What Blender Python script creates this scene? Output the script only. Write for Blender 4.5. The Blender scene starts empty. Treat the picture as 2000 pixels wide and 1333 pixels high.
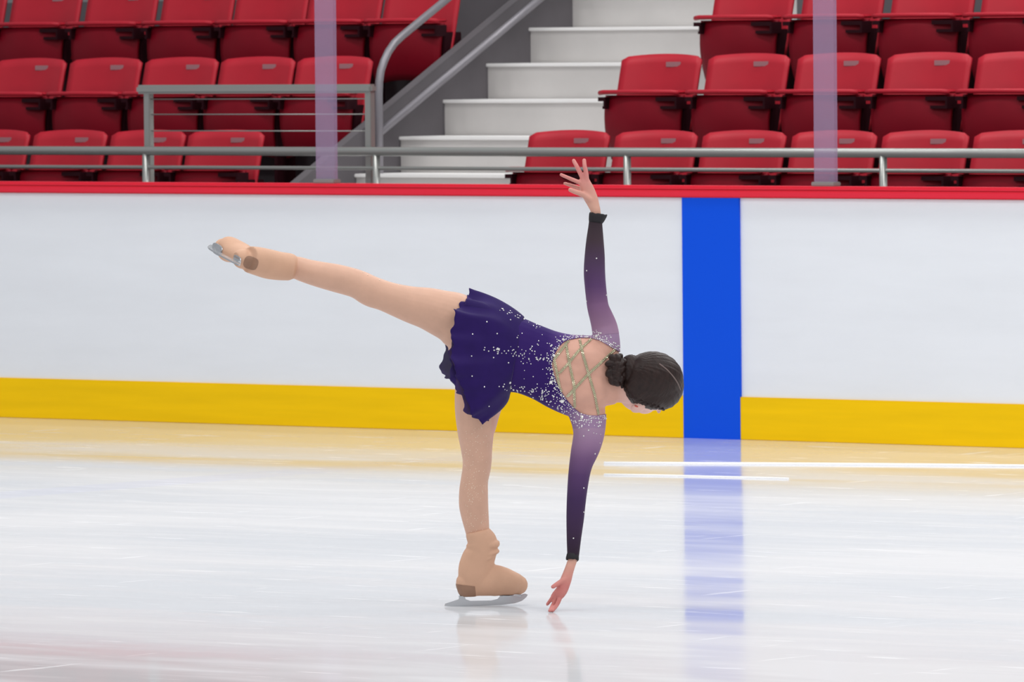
import bpy, bmesh, math, random
import numpy as np
from mathutils import Vector, Matrix, noise
from mathutils.bvhtree import BVHTree

random.seed(7)
rng = np.random.default_rng(7)
C = bpy.context.scene.collection
PI = math.pi

# ------------------------------------------------------------------ camera
FPX = 15350.0                 # focal length in pixels of the 2000 px wide frame
PSI = math.radians(37.5)      # the camera looks along the rink, 37.5 deg off the boards' normal
PITCH = math.atan(606.5 / FPX)
ROLL = 0.009
CAMH = 2.044
fwd = np.array([-math.sin(PSI) * math.cos(PITCH), math.cos(PSI) * math.cos(PITCH), -math.sin(PITCH)])
r0 = np.array([math.cos(PSI), math.sin(PSI), 0.0])
u0 = np.cross(r0, fwd)
cu = u0 * math.cos(ROLL) + r0 * math.sin(ROLL)
cr = r0 * math.cos(ROLL) - u0 * math.sin(ROLL)
CAM = np.array([0.0, 0.0, CAMH])

def ray(px, py):
    return fwd + cr * ((px - 1000.0) / FPX) - cu * ((py - 666.5) / FPX)

def atdepth(px, py, d):
    return CAM + ray(px, py) * d

def onY(px, py, Y):           # where the line of sight meets the vertical plane Y
    d = ray(px, py)
    return CAM + d * (Y / d[1])

def onZ(px, py, z=0.0):
    d = ray(px, py)
    return CAM + d * ((z - CAMH) / d[2])

def project(P):
    q = np.asarray(P) - CAM
    d = q @ fwd
    return 1000 + FPX * (q @ cr) / d, 666.5 - FPX * (q @ cu) / d, d

cam_data = bpy.data.cameras.new('camera')
cam = bpy.data.objects.new('camera', cam_data)
C.objects.link(cam)
M = Matrix(((cr[0], cu[0], -fwd[0], CAM[0]), (cr[1], cu[1], -fwd[1], CAM[1]), (cr[2], cu[2], -fwd[2], CAM[2]), (0, 0, 0, 1)))
cam.matrix_world = M
cam_data.sensor_width = 36.0
cam_data.lens = FPX / 2000 * 36.0
cam_data.clip_end = 500
bpy.context.scene.camera = cam

FOOT = onZ(940, 1184.5)                     # where the skate stands on the ice
DS = (FOOT - CAM) @ fwd                     # depth of the skater
SC = FPX / DS                               # pixels per metre there
cam_data.dof.use_dof = True
cam_data.dof.focus_distance = DS - 0.1
cam_data.dof.aperture_fstop = 15.0
YB = onY(1000, 666, 1.0)[1] * 0 + (atdepth(1000, 845, 39.97))[1]   # plane of the boards

# ------------------------------------------------------------------ materials
def lin(c):
    c = c / 255.0
    return c / 12.92 if c <= 0.04045 else ((c + 0.055) / 1.055) ** 2.4

def rgb(r, g, b):
    return (lin(r), lin(g), lin(b), 1.0)

def mat(name, col, rough=0.5, metal=0.0, spec=0.5, var=0.0, vscale=8.0, bump=0.0, bscale=60.0, stretch=None, coat=0.0, sheen=0.0, alpha=1.0, attr=None, trans=0.0):
    m = bpy.data.materials.new(name)
    m.use_nodes = True
    nt = m.node_tree
    b = nt.nodes['Principled BSDF']
    b.inputs['Base Color'].default_value = col
    b.inputs['Roughness'].default_value = rough
    b.inputs['Metallic'].default_value = metal
    b.inputs['Specular IOR Level'].default_value = spec
    b.inputs['Coat Weight'].default_value = coat
    b.inputs['Sheen Weight'].default_value = sheen
    b.inputs['Alpha'].default_value = alpha
    b.inputs['Transmission Weight'].default_value = trans
    tc = nt.nodes.new('ShaderNodeTexCoord')
    mp = nt.nodes.new('ShaderNodeMapping')
    nt.links.new(tc.outputs['Object'], mp.inputs['Vector'])
    if stretch:
        mp.inputs['Scale'].default_value = stretch
    src = None
    if attr:
        a = nt.nodes.new('ShaderNodeAttribute')
        a.attribute_name = attr
        src = a.outputs['Color']
        nt.links.new(src, b.inputs['Base Color'])
    if var > 0:
        n = nt.nodes.new('ShaderNodeTexNoise')
        n.inputs['Scale'].default_value = vscale
        n.inputs['Detail'].default_value = 4
        nt.links.new(mp.outputs['Vector'], n.inputs['Vector'])
        mr = nt.nodes.new('ShaderNodeMapRange')
        mr.inputs['From Min'].default_value = 0.3
        mr.inputs['From Max'].default_value = 0.7
        mr.inputs['To Min'].default_value = 1 - var
        mr.inputs['To Max'].default_value = 1 + var
        nt.links.new(n.outputs['Fac'], mr.inputs['Value'])
        mx = nt.nodes.new('ShaderNodeVectorMath')
        mx.operation = 'SCALE'
        if src is not None:
            nt.links.new(src, mx.inputs[0])
        else:
            mx.inputs[0].default_value = col[:3]
        nt.links.new(mr.outputs['Result'], mx.inputs['Scale'])
        nt.links.new(mx.outputs['Vector'], b.inputs['Base Color'])
    if bump > 0:
        n2 = nt.nodes.new('ShaderNodeTexNoise')
        n2.inputs['Scale'].default_value = bscale
        n2.inputs['Detail'].default_value = 3
        nt.links.new(mp.outputs['Vector'], n2.inputs['Vector'])
        bp = nt.nodes.new('ShaderNodeBump')
        bp.inputs['Strength'].default_value = bump
        bp.inputs['Distance'].default_value = 0.004
        nt.links.new(n2.outputs['Fac'], bp.inputs['Height'])
        nt.links.new(bp.outputs['Normal'], b.inputs['Normal'])
    return m

def ice_material():
    m = bpy.data.materials.new('skated_ice')
    m.use_nodes = True
    nt = m.node_tree
    nt.nodes.clear()
    N = nt.nodes.new
    L = nt.links.new
    out = N('ShaderNodeOutputMaterial')
    tc = N('ShaderNodeTexCoord')
    # broad streaks left by the skates and the resurfacer, along the rink
    def streak(scale, sx, sy, lo, hi, rot=0.0, detail=3):
        mp = N('ShaderNodeMapping')
        mp.inputs['Scale'].default_value = (sx, sy, 1)
        mp.inputs['Rotation'].default_value = (0, 0, rot)
        L(tc.outputs['Object'], mp.inputs['Vector'])
        n = N('ShaderNodeTexNoise')
        n.inputs['Scale'].default_value = scale
        n.inputs['Detail'].default_value = detail
        L(mp.outputs['Vector'], n.inputs['Vector'])
        r = N('ShaderNodeMapRange')
        r.interpolation_type = 'SMOOTHSTEP'
        r.inputs['From Min'].default_value = lo
        r.inputs['From Max'].default_value = hi
        L(n.outputs['Fac'], r.inputs['Value'])
        return r.outputs['Result']
    s1 = streak(1.0, 0.25, 0.9, 0.35, 0.68, -0.6)
    s2 = streak(1.0, 1.2, 5.0, 0.45, 0.7, -0.5)
    s3 = streak(1.0, 2.0, 14.0, 0.62, 0.72, -0.7, 5)
    s4 = streak(1.0, 12.0, 1.5, 0.66, 0.74, 0.9, 5)
    ad = N('ShaderNodeMath'); ad.operation = 'MULTIPLY_ADD'; ad.inputs[1].default_value = 0.32
    L(s2, ad.inputs[0]); L(s1, ad.inputs[2])
    snow = N('ShaderNodeMath'); snow.operation = 'MAXIMUM'
    L(s3, snow.inputs[0]); L(s4, snow.inputs[1])
    snow0 = snow
    snow = N('ShaderNodeMath'); snow.operation = 'MULTIPLY'; snow.inputs[1].default_value = 0.6
    L(snow0.outputs[0], snow.inputs[0])
    col = N('ShaderNodeMixRGB')
    col.inputs['Color1'].default_value = (ICE_A[0], ICE_A[1], ICE_A[2], 1)
    col.inputs['Color2'].default_value = (ICE_B[0], ICE_B[1], ICE_B[2], 1)
    L(ad.outputs[0], col.inputs['Fac'])
    col2 = N('ShaderNodeMixRGB')
    col2.inputs['Color2'].default_value = (0.84, 0.845, 0.86, 1)
    L(snow.outputs[0], col2.inputs['Fac']); L(col.outputs[0], col2.inputs['Color1'])
    # the blue line painted under the surface, crossing the rink square to the boards
    sx = N('ShaderNodeSeparateXYZ'); L(tc.outputs['Object'], sx.inputs[0])
    d = N('ShaderNodeMath'); d.operation = 'SUBTRACT'; d.inputs[1].default_value = LINE_X
    L(sx.outputs['X'], d.inputs[0])
    ab = N('ShaderNodeMath'); ab.operation = 'ABSOLUTE'; L(d.outputs[0], ab.inputs[0])
    lr = N('ShaderNodeMapRange'); lr.inputs['From Min'].default_value = 0.185; lr.inputs['From Max'].default_value = 0.155
    L(ab.outputs[0], lr.inputs['Value'])
    lm = N('ShaderNodeMath'); lm.operation = 'MULTIPLY'; lm.inputs[1].default_value = 0.22
    L(lr.outputs['Result'], lm.inputs[0])
    col3 = N('ShaderNodeMixRGB'); col3.inputs['Color2'].default_value = (0.50, 0.53, 0.76, 1)
    L(lm.outputs[0], col3.inputs['Fac']); L(col2.outputs[0], col3.inputs['Color1'])
    df = N('ShaderNodeBsdfDiffuse')
    L(col3.outputs[0], df.inputs['Color'])
    gl = N('ShaderNodeBsdfGlossy')
    gl.inputs['Color'].default_value = (0.97, 0.98, 1.0, 1)
    rr = N('ShaderNodeMapRange')
    rr.inputs['To Min'].default_value = ICE_ROUGH[0]; rr.inputs['To Max'].default_value = ICE_ROUGH[1]
    L(ad.outputs[0], rr.inputs['Value'])
    L(rr.outputs['Result'], gl.inputs['Roughness'])
    nz = N('ShaderNodeTexNoise'); nz.inputs['Scale'].default_value = 6.0; nz.inputs['Detail'].default_value = 4
    L(tc.outputs['Object'], nz.inputs['Vector'])
    bp = N('ShaderNodeBump'); bp.inputs['Strength'].default_value = 0.05; bp.inputs['Distance'].default_value = 0.002
    L(nz.outputs['Fac'], bp.inputs['Height']); L(bp.outputs['Normal'], gl.inputs['Normal'])
    fr = N('ShaderNodeFresnel'); fr.inputs['IOR'].default_value = 1.31
    k = N('ShaderNodeMath'); k.operation = 'MULTIPLY'
    kk = N('ShaderNodeMapRange'); kk.inputs['To Min'].default_value = ICE_K[0]; kk.inputs['To Max'].default_value = ICE_K[1]
    L(ad.outputs[0], kk.inputs['Value'])
    # the strip beside the boards is hardly skated on and stays glassy
    wr = N('ShaderNodeMapRange'); wr.interpolation_type = 'SMOOTHSTEP'
    wr.inputs['From Min'].default_value = YB - 5.0; wr.inputs['From Max'].default_value = YB - 2.2
    wr.inputs['To Min'].default_value = 0.0; wr.inputs['To Max'].default_value = 1.0
    L(sx.outputs['Y'], wr.inputs['Value'])
    km = N('ShaderNodeMixRGB'); km.inputs['Color2'].default_value = (0.95, 0.95, 0.95, 1)
    L(wr.outputs['Result'], km.inputs['Fac']); L(kk.outputs['Result'], km.inputs['Color1'])
    L(fr.outputs[0], k.inputs[0]); L(km.outputs[0], k.inputs[1])
    k2 = N('ShaderNodeMixRGB')            # scraped snow does not mirror
    k2.inputs['Color2'].default_value = (0.1, 0.1, 0.1, 1)
    L(snow.outputs[0], k2.inputs['Fac']); L(k.outputs[0], k2.inputs['Color1'])
    mx = N('ShaderNodeMixShader')
    L(k2.outputs[0], mx.inputs['Fac']); L(df.outputs[0], mx.inputs[1]); L(gl.outputs[0], mx.inputs[2])
    L(mx.outputs[0], out.inputs['Surface'])
    return m

LINE_X = onY(1392, 620, YB)[0]
ICE_A = (0.63, 0.64, 0.66)
ICE_B = (0.70, 0.705, 0.72)
ICE_ROUGH = (0.045, 0.15)
ICE_K = (0.72, 0.34)

MAT = {}
MAT['board'] = mat('white_board_plastic', rgb(232, 235, 240), 0.42, var=0.02, vscale=1.5, stretch=(1, 1, 6))
MAT['snow'] = mat('matte_ridge_white', rgb(246, 246, 248), 0.8)  # plain matte white of the thin lines on the ice
MAT['blue'] = mat('blue_line_paint', rgb(0, 80, 222), 0.5, spec=0.15)
MAT['kick'] = mat('yellow_kickplate_plastic', rgb(246, 198, 0), 0.5, spec=0.12, var=0.05, vscale=1.2, stretch=(1, 1, 14))
MAT['cap'] = mat('red_cap_rail_plastic', rgb(226, 36, 60), 0.42, spec=0.3)
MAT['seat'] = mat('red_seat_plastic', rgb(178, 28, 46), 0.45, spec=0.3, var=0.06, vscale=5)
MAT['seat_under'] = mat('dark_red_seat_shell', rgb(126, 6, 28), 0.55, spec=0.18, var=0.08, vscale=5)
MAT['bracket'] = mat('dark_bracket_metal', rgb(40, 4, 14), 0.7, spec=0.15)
MAT['plate'] = mat('grey_number_plate', rgb(168, 120, 126), 0.4, metal=0.2)
MAT['steel'] = mat('brushed_steel', rgb(158, 160, 157), 0.3, metal=0.5)
MAT['rail'] = mat('painted_grey_rail', rgb(135, 132, 138), 0.4, metal=0.4)
MAT['conc'] = mat('grey_concrete', rgb(120, 116, 116), 0.85, var=0.1, vscale=3)
MAT['darkconc'] = mat('dark_grey_concrete', rgb(92, 88, 92), 0.85, var=0.1, vscale=3)
MAT['step'] = mat('pale_step_concrete', rgb(196, 193, 191), 0.7, var=0.07, vscale=2.2)
MAT['lit_tread'] = mat('lit_tread_white', rgb(238, 237, 236), 0.5)  # whiter than the steps: bright tread tops put into the colour
MAT['post'] = mat('lilac_tinted_polycarbonate', rgb(168, 146, 178), 0.3, alpha=0.42)
MAT['wall'] = mat('arena_wall_paint', rgb(150, 148, 150), 0.8)
MAT['skin'] = mat('skin_and_tights', (1, 1, 1, 1), 0.5, spec=0.3, attr='tone', var=0.035, vscale=30, bump=0.03, bscale=200)
MAT['fabric'] = mat('ombre_stretch_fabric', (1, 1, 1, 1), 0.7, spec=0.12, attr='tone', sheen=0.05, bump=0.05, bscale=300)
MAT['skirt'] = mat('purple_chiffon', rgb(42, 24, 88), 0.7, spec=0.1, sheen=0.08, alpha=0.98, var=0.08, vscale=20)
MAT['skirt2'] = mat('purple_chiffon_underlayer', rgb(50, 34, 96), 0.7, spec=0.1, sheen=0.1, alpha=0.8)
MAT['cuff'] = mat('black_cuff_elastic', rgb(24, 20, 26), 0.7)
MAT['boot'] = mat('tan_stretch_boot_cover', rgb(210, 167, 140), 0.6, spec=0.25, var=0.04, vscale=14, bump=0.08, bscale=160)
MAT['heel'] = mat('brown_boot_heel', rgb(150, 114, 92), 0.55, var=0.06, vscale=20)
MAT['blade'] = mat('polished_skate_steel', rgb(205, 207, 210), 0.22, metal=0.9)
MAT['hair'] = mat('dark_brown_hair', rgb(42, 27, 24), 0.45, spec=0.3, var=0.3, vscale=26, bump=0.5, bscale=34, stretch=(1, 5, 1))
MAT['part_line'] = mat('scalp_parting', rgb(118, 100, 96), 0.6)
MAT['crystal'] = mat('silver_rhinestone', rgb(244, 243, 240), 0.15, metal=0.35)
MAT['sparkle'] = mat('pale_sparkle', rgb(244, 226, 206), 0.3)
MAT['gold'] = mat('champagne_rhinestone', rgb(206, 200, 170), 0.16, metal=0.65)
MAT['eye'] = mat('eye_white', rgb(235, 230, 228), 0.2)
MAT['ear'] = mat('reddish_ear_hollow', rgb(206, 92, 78), 0.5)

# ------------------------------------------------------------------ helpers
def link(name, me, m=None, parent=None, smooth=False):
    o = bpy.data.objects.new(name, me)
    C.objects.link(o)
    if m is not None and not me.materials:
        me.materials.append(m)
    if parent is not None:
        o.parent = parent
    if smooth:
        me.shade_smooth()
    return o

def from_bm(name, bm, m, parent=None, smooth=False):
    bmesh.ops.recalc_face_normals(bm, faces=bm.faces)
    me = bpy.data.meshes.new(name)
    bm.to_mesh(me)
    bm.free()
    return link(name, me, m, parent, smooth)

def empty(name, loc, label, cat, group=None, rz=0.0):
    o = bpy.data.objects.new(name, None)
    o.empty_display_size = 0.1
    C.objects.link(o)
    o.location = loc
    o.rotation_euler = (0, 0, rz)
    o['label'] = label
    o['category'] = cat
    if group:
        o['group'] = group
    return o

def box(bm, x0, x1, y0, y1, z0, z1, bev=0.0):
    vs = [bm.verts.new((x, y, z)) for x in (x0, x1) for y in (y0, y1) for z in (z0, z1)]
    fs = []
    for idx in ((0, 1, 3, 2), (4, 6, 7, 5), (0, 4, 5, 1), (2, 3, 7, 6), (0, 2, 6, 4), (1, 5, 7, 3)):
        fs.append(bm.faces.new([vs[i] for i in idx]))
    if bev > 0:
        es = list({e for f in fs for e in f.edges})
        bmesh.ops.bevel(bm, geom=es, offset=bev, segments=2, affect='EDGES')

def tube(bm, pts, r, n=12):
    pts = [Vector(p) for p in pts]
    rings = []
    a = None
    for i, p in enumerate(pts):
        t = (pts[min(i + 1, len(pts) - 1)] - pts[max(i - 1, 0)]).normalized()
        if a is None:
            a = t.cross(Vector((0, 0, 1)))
            if a.length < 0.3:
                a = t.cross(Vector((0, 1, 0)))
        a = (a - t * a.dot(t)).normalized()
        b = a.cross(t).normalized()
        rings.append([bm.verts.new(p + a * (r * math.cos(2 * PI * k / n)) + b * (r * math.sin(2 * PI * k / n))) for k in range(n)])
    for i in range(len(rings) - 1):
        for k in range(n):
            bm.faces.new((rings[i][k], rings[i][(k + 1) % n], rings[i + 1][(k + 1) % n], rings[i + 1][k]))
    bm.faces.new(rings[0][::-1])
    bm.faces.new(rings[-1])

def struct(name, bm, m, parent=None, smooth=False):
    o = from_bm(name, bm, m, parent, smooth)
    if parent is None:
        o['kind'] = 'structure'
    return o

# ------------------------------------------------------------------ the rink
X0, X1 = YB * -1.15, YB * -0.15     # extents along the boards
xl = onY(0, 600, YB)[0]
xr = onY(2000, 600, YB)[0]
X0, X1 = xl - 8.0, xr + 8.0

bm = bmesh.new()
vs = [bm.verts.new(p) for p in ((X0 - 12, -4, 0), (X1 + 22, -4, 0), (X1 + 22, YB, 0), (X0 - 12, YB, 0))]
bm.faces.new(vs)
bmesh.ops.subdivide_edges(bm, edges=bm.edges, cuts=4, use_grid_fill=True)
ice = struct('floor', bm, ice_material())
ice['label'] = 'white skated ice of the rink'

def ridge(pxs, r):  # thin raised white line lying on the ice
    bm = bmesh.new()
    tube(bm, [Vector(onZ(x, y, 0.001)) for x, y in pxs], r, 8)
    o = from_bm('white_ridge', bm, MAT['snow'], ice, True)
    o['label'] = 'thin white line on the ice'
ridge([(1180, 906), (1400, 907), (1600, 908), (1800, 909.5), (2040, 912)], 0.009)
ridge([(1180, 928), (1300, 930), (1420, 933), (1540, 936)], 0.006)

# boards: white panel, yellow kickplate, red cap rail and the blue line stripe
HB = 1.262
bm = bmesh.new()
box(bm, X0, X1, YB, YB + 0.10, 0.0, HB - 0.06)
boards = struct('wall_back', bm, MAT['board'])
boards['label'] = 'white rink boards behind the skater'
bm = bmesh.new(); box(bm, X0, X1, YB - 0.012, YB + 0.001, 0.0, 0.213, 0.003)
kick = from_bm('kickplate', bm, MAT['kick'], boards); kick['label'] = 'yellow kickplate'
bm = bmesh.new(); box(bm, X0, X1, YB - 0.025, YB + 0.125, HB - 0.058, HB - 0.022, 0.006)
box(bm, X0, X1, YB - 0.018, YB + 0.118, HB - 0.024, HB, 0.008)
cap = from_bm('cap_rail', bm, MAT['cap'], boards); cap['label'] = 'red cap rail'
bm = bmesh.new(); box(bm, LINE_X - 0.175, LINE_X + 0.175, YB - 0.0145, YB + 0.002, 0.0, HB - 0.059)
st = from_bm('line_stripe', bm, MAT['blue'], boards); st['label'] = 'blue line stripe'

# supports of the protective glass
for i, px in enumerate((637, 1612)):
    x = onY(px, 200, YB + 0.06)[0]
    lab = ['translucent lilac glass support rising from the boards beside the low cable guard',
           'translucent lilac glass support rising from the boards beside the blue line, before red seats'][i]
    p = empty('glass_support', (x, YB + 0.06, HB), lab, 'post', 'glass supports on the boards')
    bm = bmesh.new(); box(bm, -0.065, 0.065, -0.012, 0.012, 0.0, 1.9, 0.004)
    from_bm('joint_strip', bm, MAT['post'], p)
    bm = bmesh.new(); box(bm, -0.07, 0.07, -0.03, 0.03, 0.0, 0.022, 0.004)
    from_bm('base_clamp', bm, MAT['steel'], p)

# ------------------------------------------------------------------ the stand
RD = 0.80                                   # depth of one row
RY = [YB + 1.1 + RD * k for k in range(6)]  # fronts of the tiers
RZ = [0.64 + 0.40 * k for k in range(6)]
SL = onY(762, 278, RY[2])[0]                # left and right sides of the stairs
SRt = onY(1226, 278, RY[2])[0]

def tier_block(name, xa, xb, label):
    bm = bmesh.new()
    for k in range(5):
        box(bm, xa, xb, RY[k], RY[4] + 2.0 if k == 4 else RY[k + 1] + 0.02, 0.0, RZ[k])
    o = struct(name, bm, MAT['darkconc'])
    o['label'] = label
    return o
bm = bmesh.new(); box(bm, X0, X1, YB + 0.14, RY[0] + 0.01, 0.0, 0.60)
o = struct('floor_walkway', bm, MAT['conc']); o['label'] = 'walkway behind the boards'
tier_block('floor_tiers_left', X0, SL, 'concrete tiers left of the stairs')
tier_block('floor_tiers_right', SRt, X1, 'concrete tiers right of the stairs')
bm = bmesh.new(); box(bm, X0 - 1, X1 + 1, RY[4] + 2.0, RY[4] + 2.3, 0.0, 7.0)
o = struct('wall_arena', bm, MAT['wall'])

stair = empty('staircase', ((SL + SRt) / 2, RY[0], 0.6), 'pale grey staircase climbing between the two blocks of red seats', 'stairs')
sw = (SRt - SL) / 2 - 0.006
nst = 10
for k in range(nst):
    y0 = RD * 0.5 * k - 0.0
    z = 0.24 + 0.20 * k - 0.2
    bm = bmesh.new()
    box(bm, -sw, sw, y0 + 0.012, y0 + RD * 0.5 + 0.01, -0.55, z + 0.0)
    s = from_bm('step', bm, MAT['step'], stair)
    bm = bmesh.new()
    box(bm, -sw, sw, y0 - 0.004, y0 + RD * 0.5, z, z + 0.020, 0.004)  # thin white slab over the whole tread, painting its lit top
    from_bm('lit_tread', bm, MAT['lit_tread'], s)
# dark sloping stringer on the left side of the stairs
bm = bmesh.new()
ys = [0.5, RD * 5.0]
sec = []
for xo in (-sw - 0.0, -sw + 0.06):
    sec.append([bm.verts.new((xo, ys[0], -0.1)), bm.verts.new((xo, ys[1], -0.1)),
                bm.verts.new((xo, ys[1], 0.22 + 0.5 * ys[1] + 0.05)), bm.verts.new((xo, ys[0], 0.22 + 0.5 * ys[0] + 0.05))])
bm.faces.new(sec[0]); bm.faces.new(sec[1][::-1])
for i in range(4):
    bm.faces.new((sec[0][i], sec[1][i], sec[1][(i + 1) % 4], sec[0][(i + 1) % 4]))
from_bm('stringer', bm, MAT['darkconc'], stair)['label'] = 'dark grey stringer'

# stair handrail: two sloping tubes bent down into a post
hx = SL + 0.16
def hp(px, py):                              # point of the handrail's vertical plane X = hx
    d = ray(px, py)
    return CAM + d * (hx / d[0])
A1 = hp(870, 0); A0 = hp(776, 78)
slope = 0.5
def railpt(y, zref, yref):
    return (hx, y, zref + slope * (y - yref))
yA = A0[1]; zA = A0[2]
B0 = hp(932, 100)
yend = RY[4] + 1.2
handrail = bpy.data.objects.new('handrail', None); C.objects.link(handrail)
handrail.parent = stair
handrail.location = (hx - (SL + SRt) / 2, yA - RY[0], 0.0)
handrail['label'] = 'grey tubular double handrail'
def loc(p):
    return (p[0] - hx, p[1] - yA, p[2] - 0.6)
bm = bmesh.new()
pts = [loc((hx, yA - 0.17, 1.02)), loc((hx, yA - 0.17, zA - 0.30)), loc((hx, yA - 0.165, zA - 0.23)), loc((hx, yA - 0.15, zA - 0.17)), loc((hx, yA - 0.12, zA - 0.115)), loc((hx, yA - 0.08, zA - 0.065)), loc((hx, yA - 0.03, zA - 0.02)), loc((hx, yA + 0.04, zA + 0.02))]
pts += [loc(railpt(yend, zA, yA))]
tube(bm, pts, 0.022)
from_bm('top_rail', bm, MAT['rail'], handrail, True)
bm = bmesh.new()
zB = B0[2] + slope * ((yA - 0.17) - B0[1])
tube(bm, [loc((hx, yA - 0.17, zB)), loc(railpt(yend, zB, yA - 0.17))], 0.022)
from_bm('lower_rail', bm, MAT['rail'], handrail, True)
for yy in (yA + 2.3,):
    bm = bmesh.new()
    zt = zA + slope * (yy - yA)
    tube(bm, [loc((hx, yy, zt - 0.95)), loc((hx, yy, zt))], 0.018)
    from_bm('post', bm, MAT['rail'], handrail, True)

# long guard rail before the first row
YG = YB + 0.95
zr = onY(1000, 297, YG)[2]
zr2 = onY(1000, 330, YG)[2]
guard = empty('guard_rail', ((X0 + X1) / 2, YG, 0.6), 'long grey steel guard rail running before the front row of red seats', 'railing')
gx = (X0 + X1) / 2
bm = bmesh.new(); tube(bm, [(X0 - gx, 0, zr - 0.6), (X1 - gx, 0, zr - 0.6)], 0.024, 16)
from_bm('top_rail', bm, MAT['steel'], guard, True)
bm = bmesh.new(); tube(bm, [(X0 - gx, 0, zr2 - 0.6), (X1 - gx, 0, zr2 - 0.6)], 0.010)
from_bm('lower_rail', bm, MAT['steel'], guard, True)
for px in (-190, 285, 735, 1225, 1725, 2230):
    x = onY(px, 320, YG)[0] - gx
    bm = bmesh.new(); tube(bm, [(x, 0.0, 0.0), (x, 0.0, zr - 0.6)], 0.02)
    from_bm('post', bm, MAT['steel'], guard, True)

# short cable guard standing higher, left of the stairs
YC = YB + 1.02
xa = onY(290, 175, YC)[0]; xb = onY(722, 175, YC)[0]
cg = empty('cable_guard', ((xa + xb) / 2, YC, 0.6), 'short grey steel guard with thin cables, before the left seats and beside the stairs', 'railing')
cx = (xa + xb) / 2
zt = onY(500, 174, YC)[2] - 0.6
bm = bmesh.new(); box(bm, xa - cx - 0.07, xb - cx + 0.03, -0.03, 0.03, zt - 0.024, zt + 0.024, 0.012)
from_bm('top_rail', bm, MAT['steel'], cg)
for x in (xa, xb):
    bm = bmesh.new(); box(bm, x - cx - 0.02, x - cx + 0.02, -0.02, 0.02, 0.0, zt - 0.02, 0.003)
    from_bm('post', bm, MAT['steel'], cg)
for py in (193.5, 223.5, 256):
    zc = onY(500, py, YC)[2] - 0.6
    bm = bmesh.new(); tube(bm, [(xa - cx, 0, zc), (xb - cx, 0, zc)], 0.0035, 6)
    from_bm('cable', bm, MAT['steel'], cg, True)

# ------------------------------------------------------------------ seats
SW = 0.2645
def shell(bm, fn, nu, nv, th):
    """closed curved slab: fn(u, v) -> point, offset along y"""
    front = [[bm.verts.new(fn(u / nu * 2 - 1, v / nv)) for v in range(nv + 1)] for u in range(nu + 1)]
    back = [[bm.verts.new(Vector(fn(u / nu * 2 - 1, v / nv)) + Vector((0, th, 0))) for v in range(nv + 1)] for u in range(nu + 1)]
    for u in range(nu):
        for v in range(nv):
            bm.faces.new((front[u][v], front[u + 1][v], front[u + 1][v + 1], front[u][v + 1]))
            bm.faces.new((back[u][v], back[u][v + 1], back[u + 1][v + 1], back[u + 1][v]))
    for u in range(nu):
        bm.faces.new((front[u][0], back[u][0], back[u + 1][0], front[u + 1][0]))
        bm.faces.new((front[u][nv], front[u + 1][nv], back[u + 1][nv], back[u][nv]))
    for v in range(nv):
        bm.faces.new((front[0][v], front[0][v + 1], back[0][v + 1], back[0][v]))
        bm.faces.new((front[nu][v], back[nu][v], back[nu][v + 1], front[nu][v + 1]))

def back_fn(u, v):
    a = abs(u)
    ztop = 0.872 - 0.018 * a ** 2 - 0.016 * max(0, a - 0.9) / 0.1
    z = 0.46 + (ztop - 0.46) * v
    y = 0.10 * (v - 0.5) - 0.045 * a ** 2
    return Vector((u * SW, y, z))

def pan_fn(u, v):
    a = abs(u)
    z = 0.33 + 0.32 * v - 0.028 * a ** 2 * (1 - v)
    y = -0.155 - 0.055 * math.sin(PI * (0.15 + 0.75 * v)) + 0.05 * a ** 2 - 0.03 * v
    return Vector((u * (SW - 0.006 - 0.02 * (1 - v)), y, z))

def make_seat():
    root = empty('stadium_seat', (0, 0, 0), 'x', 'seat', 'x')
    bm = bmesh.new(); shell(bm, back_fn, 14, 8, 0.018)
    bk = from_bm('backrest', bm, MAT['seat'], root, True)
    bm = bmesh.new()
    box(bm, 0.025, 0.125, -0.006, 0.001, 0.800, 0.828, 0.002)
    pl = from_bm('number_plate', bm, MAT['plate'], bk)
    pl.location = (-0.01, 0.034, 0)
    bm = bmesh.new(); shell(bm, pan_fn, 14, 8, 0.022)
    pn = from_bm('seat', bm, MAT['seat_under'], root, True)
    bm = bmesh.new()                       # rolled front lip of the tipped seat
    tube(bm, [(-SW - 0.0, -0.195, 0.663), (-SW + 0.04, -0.215, 0.667), (0, -0.222, 0.668), (SW - 0.04, -0.215, 0.667), (SW + 0.0, -0.195, 0.663)], 0.013, 10)
    box(bm, -SW + 0.01, SW - 0.01, -0.21, -0.10, 0.655, 0.676, 0.006)
    from_bm('front_lip', bm, MAT['seat'], pn, True)
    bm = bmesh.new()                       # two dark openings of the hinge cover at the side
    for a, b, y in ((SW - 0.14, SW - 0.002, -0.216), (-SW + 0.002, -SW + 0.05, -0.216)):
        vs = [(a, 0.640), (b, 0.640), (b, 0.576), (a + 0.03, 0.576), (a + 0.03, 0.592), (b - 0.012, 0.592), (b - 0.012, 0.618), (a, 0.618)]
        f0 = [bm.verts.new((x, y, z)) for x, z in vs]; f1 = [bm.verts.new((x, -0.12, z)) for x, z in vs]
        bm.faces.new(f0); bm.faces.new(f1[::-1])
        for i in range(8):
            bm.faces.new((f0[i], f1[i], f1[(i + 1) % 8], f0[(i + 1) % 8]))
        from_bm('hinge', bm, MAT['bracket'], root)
        bm = bmesh.new()
    bm.free()
    bm = bmesh.new()
    box(bm, SW - 0.035, SW - 0.005, -0.14, 0.02, 0.0, 0.60, 0.004)
    box(bm, SW - 0.06, SW + 0.0, -0.20, 0.04, 0.0, 0.02, 0.004)
    from_bm('leg', bm, MAT['bracket'], root)
    return root

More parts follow.
